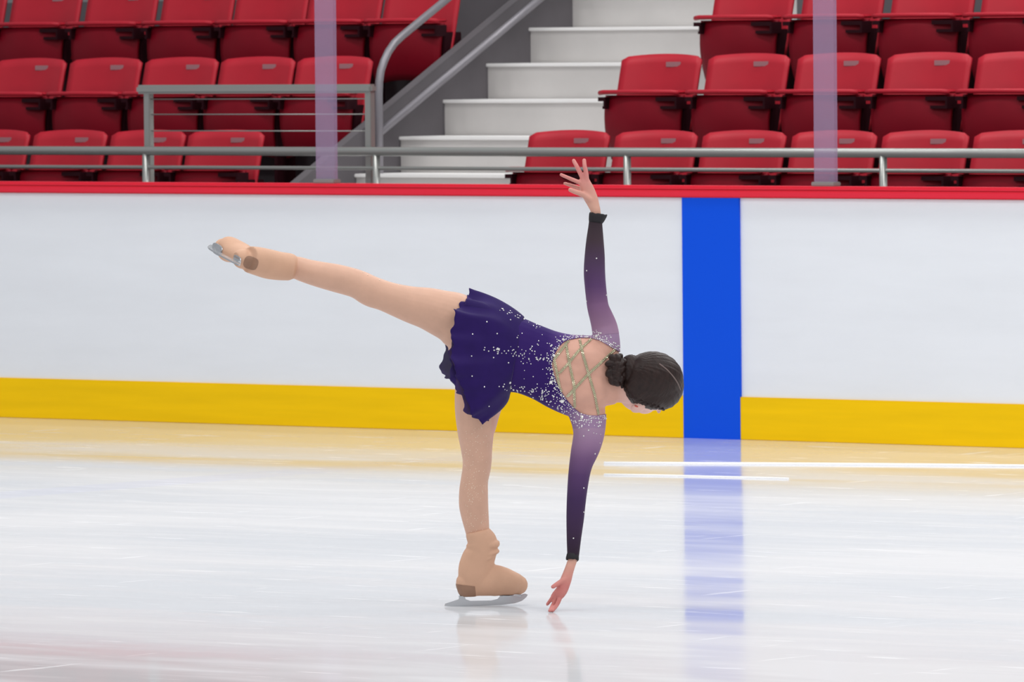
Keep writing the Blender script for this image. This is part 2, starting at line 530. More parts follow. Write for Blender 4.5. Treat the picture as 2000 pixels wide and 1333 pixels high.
def copy_tree(o, parent=None):
    c = o.copy()
    C.objects.link(c)
    if parent is not None:
        c.parent = parent
    for ch in list(o.children):
        copy_tree(ch, c)
    return c

proto = make_seat()
used = [False]
ORD = ['first', 'second', 'third', 'fourth', 'fifth', 'sixth', 'seventh', 'eighth']
ROWN = ['front row', 'middle row', 'top row']
def place_seats(row, side, pxs, py):
    ysb = RY[row + 1] - 0.14
    for i, px in enumerate(pxs):
        p = onY(px, py, ysb)
        o = proto if not used[0] else copy_tree(proto)
        used[0] = True
        o.location = (p[0], ysb, RZ[row])
        o['label'] = f'red stadium seat, {ORD[i]} from the stairs in the {ROWN[row]}, {side} block'
        o['group'] = f'red seats in the {side} block'
place_seats(0, 'left', (440, 288, 136, -14), 300)
place_seats(0, 'right', (1110, 1280, 1452, 1628, 1806, 1986), 300)
place_seats(1, 'left', (652, 502, 353, 205, 58), 140)
place_seats(1, 'right', (1290, 1461, 1637, 1814, 1992), 140)
place_seats(2, 'left', (826, 677, 533, 389, 240, 92, -54), 5)
place_seats(2, 'right', (1475, 1650, 1826, 2003), 5)

# ------------------------------------------------------------------ the skater
ROOT = Vector(FOOT)
person = empty('person', FOOT, 'figure skater in purple crystal dress bent sideways, one leg stretched back, fingers brushing the ice', 'person')

def W(px, py, w):
    return Vector(atdepth(px, py, DS + w)) - ROOT
VF = Vector(fwd); VR = Vector(cr); VD = -Vector(cu)     # away, right, down

def spline(st, sub=5):
    st = [np.array(s, float) for s in st]
    out = []
    n = len(st)
    for i in range(n - 1):
        p0 = st[max(i - 1, 0)]; p1 = st[i]; p2 = st[i + 1]; p3 = st[min(i + 2, n - 1)]
        for k in range(sub):
            t = k / sub
            out.append(0.5 * ((2 * p1) + (-p0 + p2) * t + (2 * p0 - 5 * p1 + 4 * p2 - p3) * t * t + (-p0 + 3 * p1 - 3 * p2 + p3) * t ** 3))
    out.append(st[-1])
    return out

def loft(bm, st, n=28, sub=5, to=None, view=None, round_ends=True):
    """st: (px, py, w, a, b): centre, half width across and half depth, in pixels at the skater"""
    to = to or (lambda s: W(s[0], s[1], s[2]))
    view = view or VF
    s = spline(st, sub)
    P = [to(q) for q in s]
    A = [max(q[3], 0.5) / SC for q in s]
    B = [max(q[4], 0.5) / SC for q in s]
    if round_ends:
        t0 = (P[0] - P[1]).normalized(); t1 = (P[-1] - P[-2]).normalized()
        m0 = min(A[0], B[0]); m1 = min(A[-1], B[-1])
        pre = [(P[0] + t0 * m0 * math.sin(f), math.cos(f)) for f in (1.35, 1.0, 0.5)]
        post = [(P[-1] + t1 * m1 * math.sin(f), math.cos(f)) for f in (0.5, 1.0, 1.35)]
        P = [p for p, _ in pre] + P + [p for p, _ in post]
        A = [A[0] * c for _, c in pre] + A + [A[-1] * c for _, c in post]
        B = [B[0] * c for _, c in pre] + B + [B[-1] * c for _, c in post]
    rings = []
    for i, p in enumerate(P):
        t = (P[min(i + 1, len(P) - 1)] - P[max(i - 1, 0)]).normalized()
        e1 = view.cross(t).normalized()
        e2 = t.cross(e1).normalized()
        rings.append([bm.verts.new(p + e1 * (A[i] * math.cos(2 * PI * k / n)) + e2 * (B[i] * math.sin(2 * PI * k / n))) for k in range(n)])
    for i in range(len(rings) - 1):
        for k in range(n):
            bm.faces.new((rings[i][k], rings[i][(k + 1) % n], rings[i + 1][(k + 1) % n], rings[i + 1][k]))
    bm.faces.new(rings[0][::-1]); bm.faces.new(rings[-1])

def ellipsoid(bm, c, ax, rad, u=28, v=18):
    """c world (relative), ax three unit vectors, rad three radii in m"""
    mtx = Matrix.Identity(4)
    for j in range(3):
        for i in range(3):
            mtx[i][j] = ax[j][i] * rad[j]
        mtx[j][3] = c[j]
    bmesh.ops.create_uvsphere(bm, u_segments=u, v_segments=v, radius=1.0, matrix=mtx)

def voxel(bm, size, iters=6, lam=0.5):
    """union of closed pieces as one continuous surface: arrays (verts, quads)"""
    bmesh.ops.recalc_face_normals(bm, faces=bm.faces)
    me = bpy.data.meshes.new('tmp'); bm.to_mesh(me); bm.free()
    o = bpy.data.objects.new('tmp', me); C.objects.link(o)
    md = o.modifiers.new('r', 'REMESH'); md.mode = 'VOXEL'; md.voxel_size = size; md.adaptivity = 0
    dg = bpy.context.evaluated_depsgraph_get()
    ev = o.evaluated_get(dg)
    m2 = bpy.data.meshes.new_from_object(ev)
    nv = len(m2.vertices)
    V = np.empty(nv * 3); m2.vertices.foreach_get('co', V); V = V.reshape(-1, 3)
    F = [tuple(p.vertices) for p in m2.polygons]
    E = np.empty(len(m2.edges) * 2, dtype=np.int64); m2.edges.foreach_get('vertices', E); E = E.reshape(-1, 2)
    bpy.data.objects.remove(o); bpy.data.meshes.remove(me); bpy.data.meshes.remove(m2)
    deg = np.zeros(nv); np.add.at(deg, E[:, 0], 1); np.add.at(deg, E[:, 1], 1)
    for it in range(iters):
        for l in (lam, -lam * 0.92):
            S = np.zeros_like(V)
            np.add.at(S, E[:, 0], V[E[:, 1]]); np.add.at(S, E[:, 1], V[E[:, 0]])
            V = V + l * (S / deg[:, None] - V)
    return V, F

def normals(V, T):
    n = np.zeros_like(V)
    fn = np.cross(V[T[:, 1]] - V[T[:, 0]], V[T[:, 2]] - V[T[:, 0]])
    for k in range(3):
        np.add.at(n, T[:, k], fn)
    return n / (np.linalg.norm(n, axis=1)[:, None] + 1e-12)

def tris(F):
    out = []
    for f in F:
        for k in range(1, len(f) - 1):
            out.append((f[0], f[k], f[k + 1]))
    return np.array(out, dtype=np.int64)

def pix(V):
    q = V + np.array(ROOT) - CAM
    d = q @ fwd
    return 1000 + FPX * (q @ cr) / d, 666.5 - FPX * (q @ cu) / d, d - DS

def clip(V, T, g, extra=None):
    """keep the part of the surface where g > 0, cut cleanly along g = 0"""
    keep = g > 0
    cnt = keep[T].sum(1)
    full = T[cnt == 3]
    V2 = list(V); N2 = list(extra) if extra is not None else None
    cache = {}
    def cutp(a, b):
        k = (a, b) if a < b else (b, a)
        if k not in cache:
            t = g[k[0]] / (g[k[0]] - g[k[1]])
            cache[k] = len(V2)
            V2.append(V[k[0]] * (1 - t) + V[k[1]] * t)
            if N2 is not None:
                N2.append(extra[k[0]] * (1 - t) + extra[k[1]] * t)
        return cache[k]
    new = []
    for t in T[(cnt == 1) | (cnt == 2)]:
        ks = [keep[i] for i in t]
        if sum(ks) == 1:
            i = ks.index(True); a, b, c = t[i], t[(i + 1) % 3], t[(i + 2) % 3]
            new.append((a, cutp(a, b), cutp(a, c)))
        else:
            i = ks.index(False); a, b, c = t[i], t[(i + 1) % 3], t[(i + 2) % 3]
            ab, ac = cutp(a, b), cutp(a, c)
            new.append((ab, b, c)); new.append((ab, c, ac))
    T2 = np.vstack([full, np.array(new, dtype=np.int64).reshape(-1, 3)])
    V2 = np.array(V2)
    u, inv = np.unique(T2, return_inverse=True)
    T2 = inv.reshape(-1, 3)
    return V2[u], T2, (np.array(N2)[u] if N2 is not None else None)

def garment(name, V, T, N, off, th, m, parent, tone=None):
    """thin closed cloth: outer sheet, inner sheet and the rim between them"""
    n = len(V)
    Vo = V + N * off; Vi = V + N * (off - th)
    e = {}
    for t in T:
        for k in range(3):
            e[(t[k], t[(k + 1) % 3])] = 1
    rim = [(a, b) for (a, b) in e if (b, a) not in e]
    F = [tuple(int(i) for i in t) for t in T] + [(int(t[0]) + n, int(t[2]) + n, int(t[1]) + n) for t in T]
    F += [(int(b), int(a), int(a) + n, int(b) + n) for a, b in rim]
    me = bpy.data.meshes.new(name)
    VV = np.vstack([Vo, Vi])
    me.from_pydata([tuple(v) for v in VV], [], F)
    if tone is not None:
        set_tone(me, tone(VV))
    me.update()
    return link(name, me, m, parent, True)

def set_tone(me, col):
    a = me.color_attributes.new('tone', 'FLOAT_COLOR', 'POINT')
    a.data.foreach_set('color', np.hstack([col, np.ones((len(col), 1))]).ravel())

def L3(r, g, b):
    return np.array([lin(r), lin(g), lin(b)])

def ramp(t, stops):
    t = np.asarray(t)
    xs = [s[0] for s in stops]
    cs = np.array([s[1] for s in stops])
    return np.stack([np.interp(t, xs, cs[:, k]) for k in range(3)], axis=1)

def poly_sd(px, py, poly):
    """signed distance to a closed polygon, positive inside"""
    P = np.array(poly, float)
    Q = np.roll(P, -1, axis=0)
    best = np.full(px.shape, 1e9); inside = np.zeros(px.shape, bool)
    for (x0, y0), (x1, y1) in zip(P, Q):
        dx, dy = x1 - x0, y1 - y0
        t = np.clip(((px - x0) * dx + (py - y0) * dy) / (dx * dx + dy * dy), 0, 1)
        best = np.minimum(best, np.hypot(px - x0 - t * dx, py - y0 - t * dy))
        c = ((y0 > py) != (y1 > py)) & (px < (x1 - x0) * (py - y0) / (y1 - y0 + 1e-9) + x0)
        inside ^= c
    return np.where(inside, best, -best)

# ---- body: one continuous surface
TW = -0.12                                   # depth of the torso relative to the standing skate
bb = bmesh.new()
# torso
loft(bb, [(918, 676, TW, 52, 42), (940, 682, TW, 70, 52), (970, 689, TW, 76, 56), (1000, 693, TW, 73, 53), (1030, 701, TW, 68, 46), (1065, 714, TW, 68, 46),
          (1100, 727, TW, 74, 50), (1130, 735, TW, 79, 52), (1155, 739, TW, 80, 48), (1176, 742, TW, 70, 42), (1190, 744, TW, 50, 36)])
# neck
loft(bb, [(1165, 745, TW, 44, 34), (1192, 751, TW, 38, 32), (1212, 754, TW, 33, 31), (1235, 758, TW, 32, 32), (1255, 760, TW + .01, 32, 34)])
# free leg
loft(bb, [(950, 668, TW, 56, 50), (905, 634, TW, 53, 52), (885, 621, TW, 50.5, 50), (861, 612, TW, 45.5, 47), (835, 603, TW, 41, 43), (804, 595.5, TW, 36, 38), (776, 587, TW, 32, 34),
          (750, 578, TW, 29.5, 31), (724, 569, TW, 30, 31), (697, 555, TW + .01, 28, 31), (660, 544.5, TW + .02, 27.5, 30), (627, 537, TW + .03, 25.5, 27), (600, 530, TW + .05, 23.5, 24), (578, 523, TW + .06, 22, 22), (552, 519, TW + .05, 18, 18)])
# standing leg
LW = lambda y: TW * min(1.0, max(0.0, (1035 - y) / 320.0)) + 0.012
loft(bb, [(958, 690, TW, 52, 50), (946, 735, LW(735), 53, 52), (938, 770, LW(770), 50, 49), (933, 800, LW(800), 45, 45), (930.5, 830, LW(830), 39.5, 41), (929.5, 850, LW(850), 35, 38), (931, 880, LW(880), 30.5, 34),
          (932, 900, LW(900), 28.5, 31), (930.5, 918, LW(918), 27.5, 30), (927, 937, LW(937), 26.8, 30), (925, 960, LW(960), 28.2, 31), (925, 985, LW(985), 28.7, 30), (927, 1003, LW(1003), 27.5, 27),
          (930, 1022, LW(1022), 25.5, 24), (933, 1042, LW(1042), 23, 22), (936, 1070, LW(1070), 20, 20)])
# raised arm
UW = TW + 0.0
loft(bb, [(1164, 722, TW, 34, 34), (1174, 700, UW, 33, 32), (1181, 678, UW, 29, 29), (1183, 655, UW, 24.5, 25), (1180, 637, UW, 23, 23), (1174.5, 620, UW - .01, 21, 21), (1169, 604, UW - .02, 19.3, 20),
          (1166, 588, UW - .02, 18.8, 19), (1162.5, 555, UW - .03, 18.8, 19), (1161, 530, UW - .03, 18.8, 19), (1161.5, 500, UW - .02, 17.6, 17), (1162, 470, UW - .01, 15, 14.5), (1163, 440, UW, 11.6, 11), (1163.5, 418, UW, 10, 9), (1162, 406, UW, 10, 8.5)])
# lowered arm
HW = -0.285
dw = lambda y: TW - 0.02 + (HW + 0.02 - TW) * max(0, (y - 830)) / (1190 - 830.0)
loft(bb, [(1140, 775, TW, 36, 34), (1146, 800, TW, 36, 33), (1150, 825, TW - .01, 32, 30), (1150, 848, dw(848), 28.3, 28), (1146, 868, dw(868), 26.5, 26), (1141, 885, dw(885), 24.5, 24), (1134.5, 908, dw(908), 20.6, 22),
          (1130, 935, dw(935), 18.6, 20), (1126, 974, dw(974), 16.8, 18), (1123.5, 1012, dw(1012), 15.2, 16), (1121, 1051, dw(1051), 12.2, 13), (1119, 1090, dw(1090), 9.2, 9), (1116, 1102, dw(1102), 8.6, 8)])
# raised hand: palm, thumb and four fingers
loft(bb, [(1162, 408, UW, 10, 8), (1157, 394, UW, 12.5, 8), (1150, 378, UW, 14, 8), (1144.5, 363, UW, 12.5, 7.5), (1142.5, 353, UW, 9.5, 6.5)], sub=4, n=20)
def finger(pts, r0_, r1_):
    k = len(pts) - 1
    loft(bb, [(p[0], p[1], p[2], r0_ + (r1_ - r0_) * i / k, r0_ + (r1_ - r0_) * i / k) for i, p in enumerate(pts)], n=14, sub=4)
finger([(1146, 358, UW), (1145, 340, UW - .01), (1142, 325, UW - .01), (1141, 313, UW)], 5.2, 3.9)
finger([(1143, 358, UW), (1134, 340, UW), (1127, 326, UW), (1120.5, 314, UW + .01)], 5.2, 3.9)
finger([(1146, 363, UW + .005), (1129, 355.5, UW + .0), (1112, 348.5, UW + .0), (1096, 341.5, UW + .0)], 4.8, 3.5)
finger([(1147, 372, UW + .01), (1131, 367.5, UW + .02), (1116, 362.5, UW + .03), (1103, 358.5, UW + .035)], 4.5, 3.4)
finger([(1152, 390, UW - .01), (1138, 380, UW - .02), (1124, 375, UW - .025), (1114, 371, UW - .03)], 6.2, 4.6)
# lowered hand, fingertips on the ice
hw = dw(1150)
loft(bb, [(1117, 1098, dw(1098), 9, 8), (1111, 1116, dw(1116), 9.5, 9), (1105, 1134, dw(1134), 11, 9.5), (1098, 1152, dw(1152), 11.5, 9), (1094, 1162, dw(1162), 9.5, 8)], sub=4, n=20)
ti = lambda x, y: float((onZ(x, y, 0.006) - CAM) @ fwd - DS)
finger([(1097, 1156, hw), (1092, 1173, hw - .012), (1086, 1185, hw - .02), (1079, 1193.5, ti(1079, 1193.5))], 5.0, 3.6)
finger([(1094, 1157, hw + .01), (1086, 1172, hw + .01), (1079, 1184, hw + .0), (1073.5, 1194, ti(1073.5, 1194))], 5.0, 3.4)
finger([(1092, 1153, hw + .02), (1083, 1163, hw + .02), (1076, 1172, hw + .02), (1069, 1181, hw + .02)], 4.8, 3.3)
finger([(1093, 1148, hw + .03), (1086, 1156, hw + .035), (1081, 1162, hw + .04), (1077, 1170, hw + .04)], 4.6, 3.2)
finger([(1104, 1132, dw(1132) - .01), (1094, 1138, dw(1138) - .02), (1086, 1143, dw(1143) - .03), (1080, 1147, dw(1147) - .035)], 5.6, 4.2)
# head
HD = (VR * 0.22 + VD * 0.62 + VF * 0.75).normalized()        # where the face looks
HU = (VR * 0.93 + VD * -0.12 + VF * -0.20); HU = (HU - HD * HU.dot(HD)).normalized()
HR = HD.cross(HU).normalized()
if HR.dot(VD) < 0:
    HR = -HR
HC = W(1267, 752, TW)
def hd(a, b, c):                              # up, forward, right ear side, in pixels
    return HC + (HU * a + HD * b + HR * c) / SC
AX = (HU, HD, HR)
p = 1.0 / SC
ellipsoid(bb, hd(4, -4, 0), AX, (58 * p, 60 * p, 49 * p))
ellipsoid(bb, hd(-20, 18, 0), AX, (44 * p, 42 * p, 39 * p))
ellipsoid(bb, hd(-38, 36, 0), AX, (17 * p, 19 * p, 22 * p))      # chin
ellipsoid(bb, hd(-14, 60, 0), AX, (13 * p, 9 * p, 6.5 * p), 16, 10)  # nose
ellipsoid(bb, hd(-8, 55, 0), AX, (18 * p, 7 * p, 5 * p), 16, 10)
ellipsoid(bb, hd(-27, 54, 0), AX, (3 * p, 6 * p, 11 * p), 16, 10)    # lips
ellipsoid(bb, hd(-32, 53, 0), AX, (3 * p, 5 * p, 9 * p), 16, 10)
for s in (1, -1):
    ellipsoid(bb, hd(-14, 34, 24 * s), AX, (20 * p, 18 * p, 14 * p), 20, 12)   # cheeks
    ellipsoid(bb, hd(10, 50, 19 * s), AX, (5 * p, 7 * p, 14 * p), 16, 10)   # brow
    ea = (HU * 0.95 - HD * 0.3).normalized(); eb = (HD * 0.9 + HU * 0.25 + HR * 0.5 * s).normalized()
    ellipsoid(bb, hd(-22, 7, 49 * s), (ea, eb, ea.cross(eb).normalized()), (16 * p, 10.5 * p, 4.5 * p), 20, 12)  # ears
BV, BF = voxel(bb, 0.0036, 9, 0.5)
BT = tris(BF)
BN = normals(BV, BT)
px_, py_, w_ = pix(BV)
# shoulder blades and spine
camside = np.clip(-(BN @ fwd), 0, 1)
def bump(cx, cy, sx, sy, h, ang=0.0):
    c, s = math.cos(ang), math.sin(ang)
    u = (px_ - cx) * c + (py_ - cy) * s; v = -(px_ - cx) * s + (py_ - cy) * c
    return h * np.exp(-(u / sx) ** 2 - (v / sy) ** 2)
disp = bump(1148, 692, 24, 17, 0.009, 0.4) + bump(1140, 776, 28, 15, 0.009, -0.3) + bump(1140, 735, 75, 9, -0.006, 0.1) \
     + bump(1120, 712, 20, 8, -0.005, 0.5) + bump(1120, 752, 20, 8, -0.003, -0.3) + bump(1105, 735, 12, 12, 0.004)
BV = BV + BN * (disp * camside)[:, None]
BN = normals(BV, BT)
skin = L3(214, 164, 145); tight = L3(213, 170, 147); face = L3(232, 190, 178); handc = L3(212, 150, 140)
col = np.tile(skin, (len(BV), 1))
legs = ((px_ < 960) & (py_ > 560)) | (px_ < 900)
col[legs] = tight
sh = np.clip((py_ - 1095) / 50, 0, 1)[:, None]
low = (px_ > 1040) & (py_ > 1085)
col[low] = (col * (1 - sh) + L3(206, 128, 122) * sh)[low]
uph = (py_ < 430) & (px_ > 1060)
t = np.clip((400 - py_) / 60, 0, 1)[:, None]
col[uph] = (col * (1 - t) + L3(214, 138, 132) * t)[uph]
t = np.clip((px_ - 1205) / 25, 0, 1)[:, None]
hdm = (px_ > 1200) & (py_ > 640)
col[hdm] = (col * (1 - t) + face * t)[hdm]
me = bpy.data.meshes.new('body')
me.from_pydata([tuple(v) for v in BV], [], BF)
set_tone(me, col); me.update()
body = link('body', me, MAT['skin'], person, True)
body_bvh = BVHTree.FromPolygons([tuple(v) for v in BV], BF)

# ---- dress
OPEN = [(1080, 700), (1084, 691), (1091, 679), (1100, 670), (1110, 665), (1131, 661), (1152, 661), (1172, 666), (1192, 678), (1212, 690), (1260, 700), (1260, 800), (1200, 803), (1184, 809),
        (1166, 812.5), (1149, 811.6), (1134, 807), (1121, 797), (1109.5, 784), (1099.6, 770), (1088, 749), (1081.5, 729), (1078, 714)]
px_, py_, w_ = pix(BV)
near = w_ < TW + 0.035
tors = np.minimum.reduce([px_ - 912, np.where(py_ < 702, 1222.0, 1206.0) - px_, py_ - 560, 838.5 - py_])
# sleeves are parts of their own; the bodice stops at the armholes
armline = py_ - (655 - np.clip((px_ - 1150) * 0.1, 0, 8))
g = np.minimum(tors, np.where(px_ > 1135, armline, 10))
so = poly_sd(px_, py_, OPEN)
g = np.where(near, np.minimum(g, -so), np.minimum(g, np.interp(py_, [690, 712, 785, 800], [1222, 1180, 1180, 1206]) - px_))
legcut = np.maximum(758 + 0.25 * (px_ - 960) - py_, px_ - 1003.0)
g = np.minimum(g, legcut)
def dress_tone(V):
    x, y, w = pix(V)
    # the purple fades to lilac towards both shoulders
    d = np.maximum(np.clip((x - 1068) / 85, 0, 1) * np.clip((745 - y) / 60, 0, 1), np.clip((x - 1060) / 65, 0, 1) * np.clip((y - 760) / 50, 0, 1))
    d = np.maximum(d, np.clip((x - 1120) / 60, 0, 1))
    return ramp(d, [(0, L3(50, 28, 98)), (0.45, L3(80, 54, 122)), (0.8, L3(132, 104, 150)), (1, L3(156, 128, 160))])
V2, T2, N2 = clip(BV, BT, g, BN)
dress = garment('dress', V2, T2, N2, 0.0035, 0.0025, MAT['fabric'], person, dress_tone)
dress['label'] = 'purple stretch bodice with open laced back'
dress_bvh = BVHTree.FromPolygons([tuple(v) for v in (V2 + N2 * 0.0035)], [tuple(int(i) for i in t) for t in T2])

def up_tone(V):
    x, y, w = pix(V)
    return ramp(y, [(425, L3(52, 42, 48)), (470, L3(66, 52, 60)), (515, L3(76, 56, 84)), (560, L3(94, 66, 108)), (600, L3(128, 94, 128)), (640, L3(156, 122, 150)), (665, L3(160, 132, 160))])
g = np.minimum.reduce([657.5 - (np.clip((px_ - 1150) * 0.1, 0, 8)) - py_, py_ - (431 - (px_ - 1150) * 0.4), px_ - 1120, 1240 - px_])
V2, T2, N2 = clip(BV, BT, g, BN)
sl = garment('sleeve', V2, T2, N2, 0.0038, 0.0025, MAT['fabric'], dress, up_tone)
sl['label'] = 'raised sleeve fading from lilac to black'
up_bvh = BVHTree.FromPolygons([tuple(v) for v in (V2 + N2 * 0.0038)], [tuple(int(i) for i in t) for t in T2])
def dn_tone(V):
    x, y, w = pix(V)
    return ramp(y, [(835, L3(164, 136, 162)), (865, L3(150, 118, 150)), (895, L3(116, 86, 124)), (930, L3(86, 60, 102)), (975, L3(66, 46, 84)), (1030, L3(62, 44, 72)), (1090, L3(48, 36, 46))])
g = np.minimum.reduce([py_ - 837, 1092 - py_, px_ - 1085, 1230 - px_])
V2, T2, N2 = clip(BV, BT, g, BN)
sl2 = garment('sleeve', V2, T2, N2, 0.0038, 0.0025, MAT['fabric'], dress, dn_tone)
sl2['label'] = 'lowered sleeve fading from lilac to dark purple'
dn_bvh = BVHTree.FromPolygons([tuple(v) for v in (V2 + N2 * 0.0038)], [tuple(int(i) for i in t) for t in T2])

# black gathered cuffs
def cuff(c0, c1, ra, rb, flare, parent, seed):
    bm = bmesh.new()
    P0, P1 = W(*c0), W(*c1)
    t = (P1 - P0).normalized(); e1 = VF.cross(t).normalized(); e2 = t.cross(e1)
    n = 36; rings = []
    prof = [(0.0, 0.0), (0.25, 1.2), (0.6, 1.8), (0.85, 2.0), (1.0, 1.2), (0.95, -1.0), (0.5, -1.2), (0.0, -1.0)]
    for s_, o_ in prof:
        ring = []
        for k in range(n):
            a = 2 * PI * k / n
            wob = 0.5 * math.sin(5 * a + seed) + 0.4 * math.sin(9 * a + 2 * seed)
            ro = o_ * (1 + 0.35 * wob) + flare * max(0, math.cos(a - 0.2)) * s_ * (1 if o_ > 0 else 0.8)
            ring.append(bm.verts.new(P0.lerp(P1, s_ + 0.06 * wob * s_) + e1 * ((ra + ro) / SC * math.cos(a)) + e2 * ((rb + ro) / SC * math.sin(a))))
        rings.append(ring)
    for i in range(len(rings)):
        j = (i + 1) % len(rings)
        for k in range(n):
            bm.faces.new((rings[i][k], rings[i][(k + 1) % n], rings[j][(k + 1) % n], rings[j][k]))
    o = from_bm('cuff', bm, MAT['cuff'], parent, True)
    o['label'] = 'black gathered cuff'
cuff((1163.5, 435, UW), (1166, 417, UW), 13.5, 12.5, 5, person, 1.0)
cuff((1119.2, 1080, dw(1080)), (1118, 1095, dw(1095)), 10.5, 10.5, 0.5, person, 2.2)

# ---- skirt: flared sheet around the hips, rippling towards the hem
def skirt(name, waist, hem, mid, t1, m, seed, amp, waves, parent, lbl, t0=0.0):
    bm = bmesh.new()
    n = 220; nt = 36; grid = []
    def ring(R, a):
        # R: control points at angles 0, 90 (camera side), 180, 270: (px, py, w)
        k = len(R); f = (a / (2 * PI) * k) % k
        i = int(f); fr = f - i
        p0, p1, p2, p3 = [np.array(R[(i + j - 1) % k], float) for j in range(4)]
        return 0.5 * ((2 * p1) + (-p0 + p2) * fr + (2 * p0 - 5 * p1 + 4 * p2 - p3) * fr * fr + (-p0 + 3 * p1 - 3 * p2 + p3) * fr ** 3)
    for j in range(nt + 1):
        t = t0 + (t1 - t0) * j / nt
        row = []
        for i in range(n):
            a = 2 * PI * i / n
            A_, B_, C_ = ring(waist, a), ring(mid, a), ring(hem, a)
            q = (1 - t) ** 2 * A_ + 2 * t * (1 - t) * (2 * B_ - 0.5 * A_ - 0.5 * C_) + t * t * C_
            cen = np.array([q[0] * 0 + np.mean([c[0] for c in hem]), 700, TW])
            P = W(*q)
            out = (P - W(*cen)); axis = (W(950, 690, TW) - W(1050, 715, TW)).normalized()
            out = (out - axis * out.dot(axis)).normalized()
            rip = amp * t ** 1.8 * (math.sin(waves * a + seed + 1.2 * t) + 0.5 * math.sin((waves * 2 + 1) * a + 2.3 * seed) + 0.15 * math.sin(31 * a + seed) * t * t)
            nz = noise.noise(Vector((math.cos(a) * 2.5 + seed, math.sin(a) * 2.5, t * 2.2)))
            P = P + out * (rip + 0.020 * nz * t) + axis * (0.005 * t ** 5 * math.sin(17 * a + seed) + 0.0025 * t ** 8 * math.sin(41 * a))
            row.append(bm.verts.new(P))
        grid.append(row)
    for j in range(nt):
        for i in range(n):
            bm.faces.new((grid[j][i], grid[j][(i + 1) % n], grid[j + 1][(i + 1) % n], grid[j + 1][i]))
    bmesh.ops.recalc_face_normals(bm, faces=bm.faces)
    me = bpy.data.meshes.new(name); bm.to_mesh(me); bm.free()
    o = link(name, me, m, parent, True)
    md = o.modifiers.new('cloth', 'SOLIDIFY'); md.thickness = 0.0012
    o['label'] = lbl
    return o
waist = [(1024, 619, TW), (1016, 650, TW - .075), (1008, 692, TW - .103), (1000, 740, TW - .085), (996, 771, TW), (1004, 740, TW + .08), (1010, 692, TW + .10), (1018, 650, TW + .08)]
mid = [(978, 591, TW), (962, 625, TW - .105), (955, 700, TW - .135), (965, 765, TW - .115), (984, 797, TW), (965, 765, TW + .10), (955, 700, TW + .13), (962, 625, TW + .10)]
hem = [(917, 577, TW), (888, 612, TW - .12), (884, 700, TW - .16), (912, 790, TW - .13), (949, 829, TW - .02), (925, 785, TW + .09), (880, 700, TW + .14), (892, 610, TW + .12)]
sk = skirt('skirt', waist, hem, mid, 1.0, MAT['skirt'], 0.6, 0.0125, 7, person, 'short dark purple chiffon skirt')
hem2 = [(922, 582, TW), (893, 618, TW - .10), (878, 706, TW - .13), (902, 785, TW - .11), (944, 818, TW - .02), (905, 770, TW + .08), (862, 722, TW + .10), (892, 614, TW + .10)]
mid2 = [(978, 594, TW), (962, 627, TW - .095), (955, 700, TW - .12), (965, 760, TW - .10), (984, 792, TW), (960, 765, TW + .09), (945, 700, TW + .11), (962, 627, TW + .09)]
skirt('underskirt', waist, hem2, mid2, 1.0, MAT['skirt2'], 2.1, 0.012, 9, sk, 'sheer purple ruffle', t0=0.35)
dgs = bpy.context.evaluated_depsgraph_get()
skirt_bvh = BVHTree.FromPolygons([v.co.copy() for v in sk.data.vertices], [tuple(q.vertices) for q in sk.data.polygons])

# ---- rhinestones
def hit(px, py, trees):
    o = W(px, py, -1.5)
    d = Vector(ray(px, py)).normalized()
    best = None
    for t in trees:
        h = t.ray_cast(o, d)
        if h[0] is not None and (best is None or h[3] < best[2]):
            n = h[1] if h[1].dot(d) < 0 else -h[1]
            best = (h[0], n, h[3])
    return best
def bead(bm, pos, n, r):
    t = n.cross(Vector((0.3, 0.5, 0.8))).normalized(); b = n.cross(t)
    rings = []
    for rr, hh in ((1.0, 0.0), (0.92, 0.45), (0.5, 0.8)):
        rings.append([bm.verts.new(pos + t * (r * rr * math.cos(2 * PI * k / 7)) + b * (r * rr * math.sin(2 * PI * k / 7)) + n * (r * hh)) for k in range(7)])
    for i in range(2):
        for k in range(7):
            bm.faces.new((rings[i][k], rings[i][(k + 1) % 7], rings[i + 1][(k + 1) % 7], rings[i + 1][k]))
    bm.faces.new(rings[-1]); bm.faces.new(rings[0][::-1])

trees = [dress_bvh, skirt_bvh, body_bvh, up_bvh, dn_bvh]
def crystals(name, pts, m, parent, lbl, only=None):
    bm = bmesh.new()
    for (x, y, r) in pts:
        h = hit(x, y, only or trees)
        if h is None:
            continue
        bead(bm, h[0] + h[1] * 0.0002, h[1], r / SC)
    o = from_bm(name, bm, m, parent)
    o['label'] = lbl
    o['kind'] = 'stuff'
    return o
pts = []
# dense border outside the open back
for i in range(len(OPEN)):
    if 9 <= i <= 12:
        continue
    a = np.array(OPEN[i]); b = np.array(OPEN[(i + 1) % len(OPEN)])
    L_ = np.linalg.norm(b - a); t = (b - a) / L_; nrm = np.array([t[1], -t[0]])
    k = max(1, int(L_ / 3.2))
    for j in range(k):
        for o_, pr in ((2.2, 0.95), (5.5, 0.75), (9.5, 0.5), (14, 0.28), (19, 0.14)):
            if random.random() < pr:
                q = a + (b - a) * ((j + random.random() * 0.6) / k) + nrm * (o_ + random.uniform(-1.2, 1.2))
                pts.append((q[0], q[1], random.choice((0.9, 1.1, 1.3, 1.7))))
def streakp(x0, y0, x1, y1, n, sp, rmax=1.6):
    for _ in range(n):
        t = random.random(); s = random.gauss(0, sp * (0.4 + 0.6 * t))
        pts.append((x0 + (x1 - x0) * t, y0 + (y1 - y0) * t + s, random.uniform(0.8, rmax)))
streakp(942, 683, 1085, 700, 60, 7)
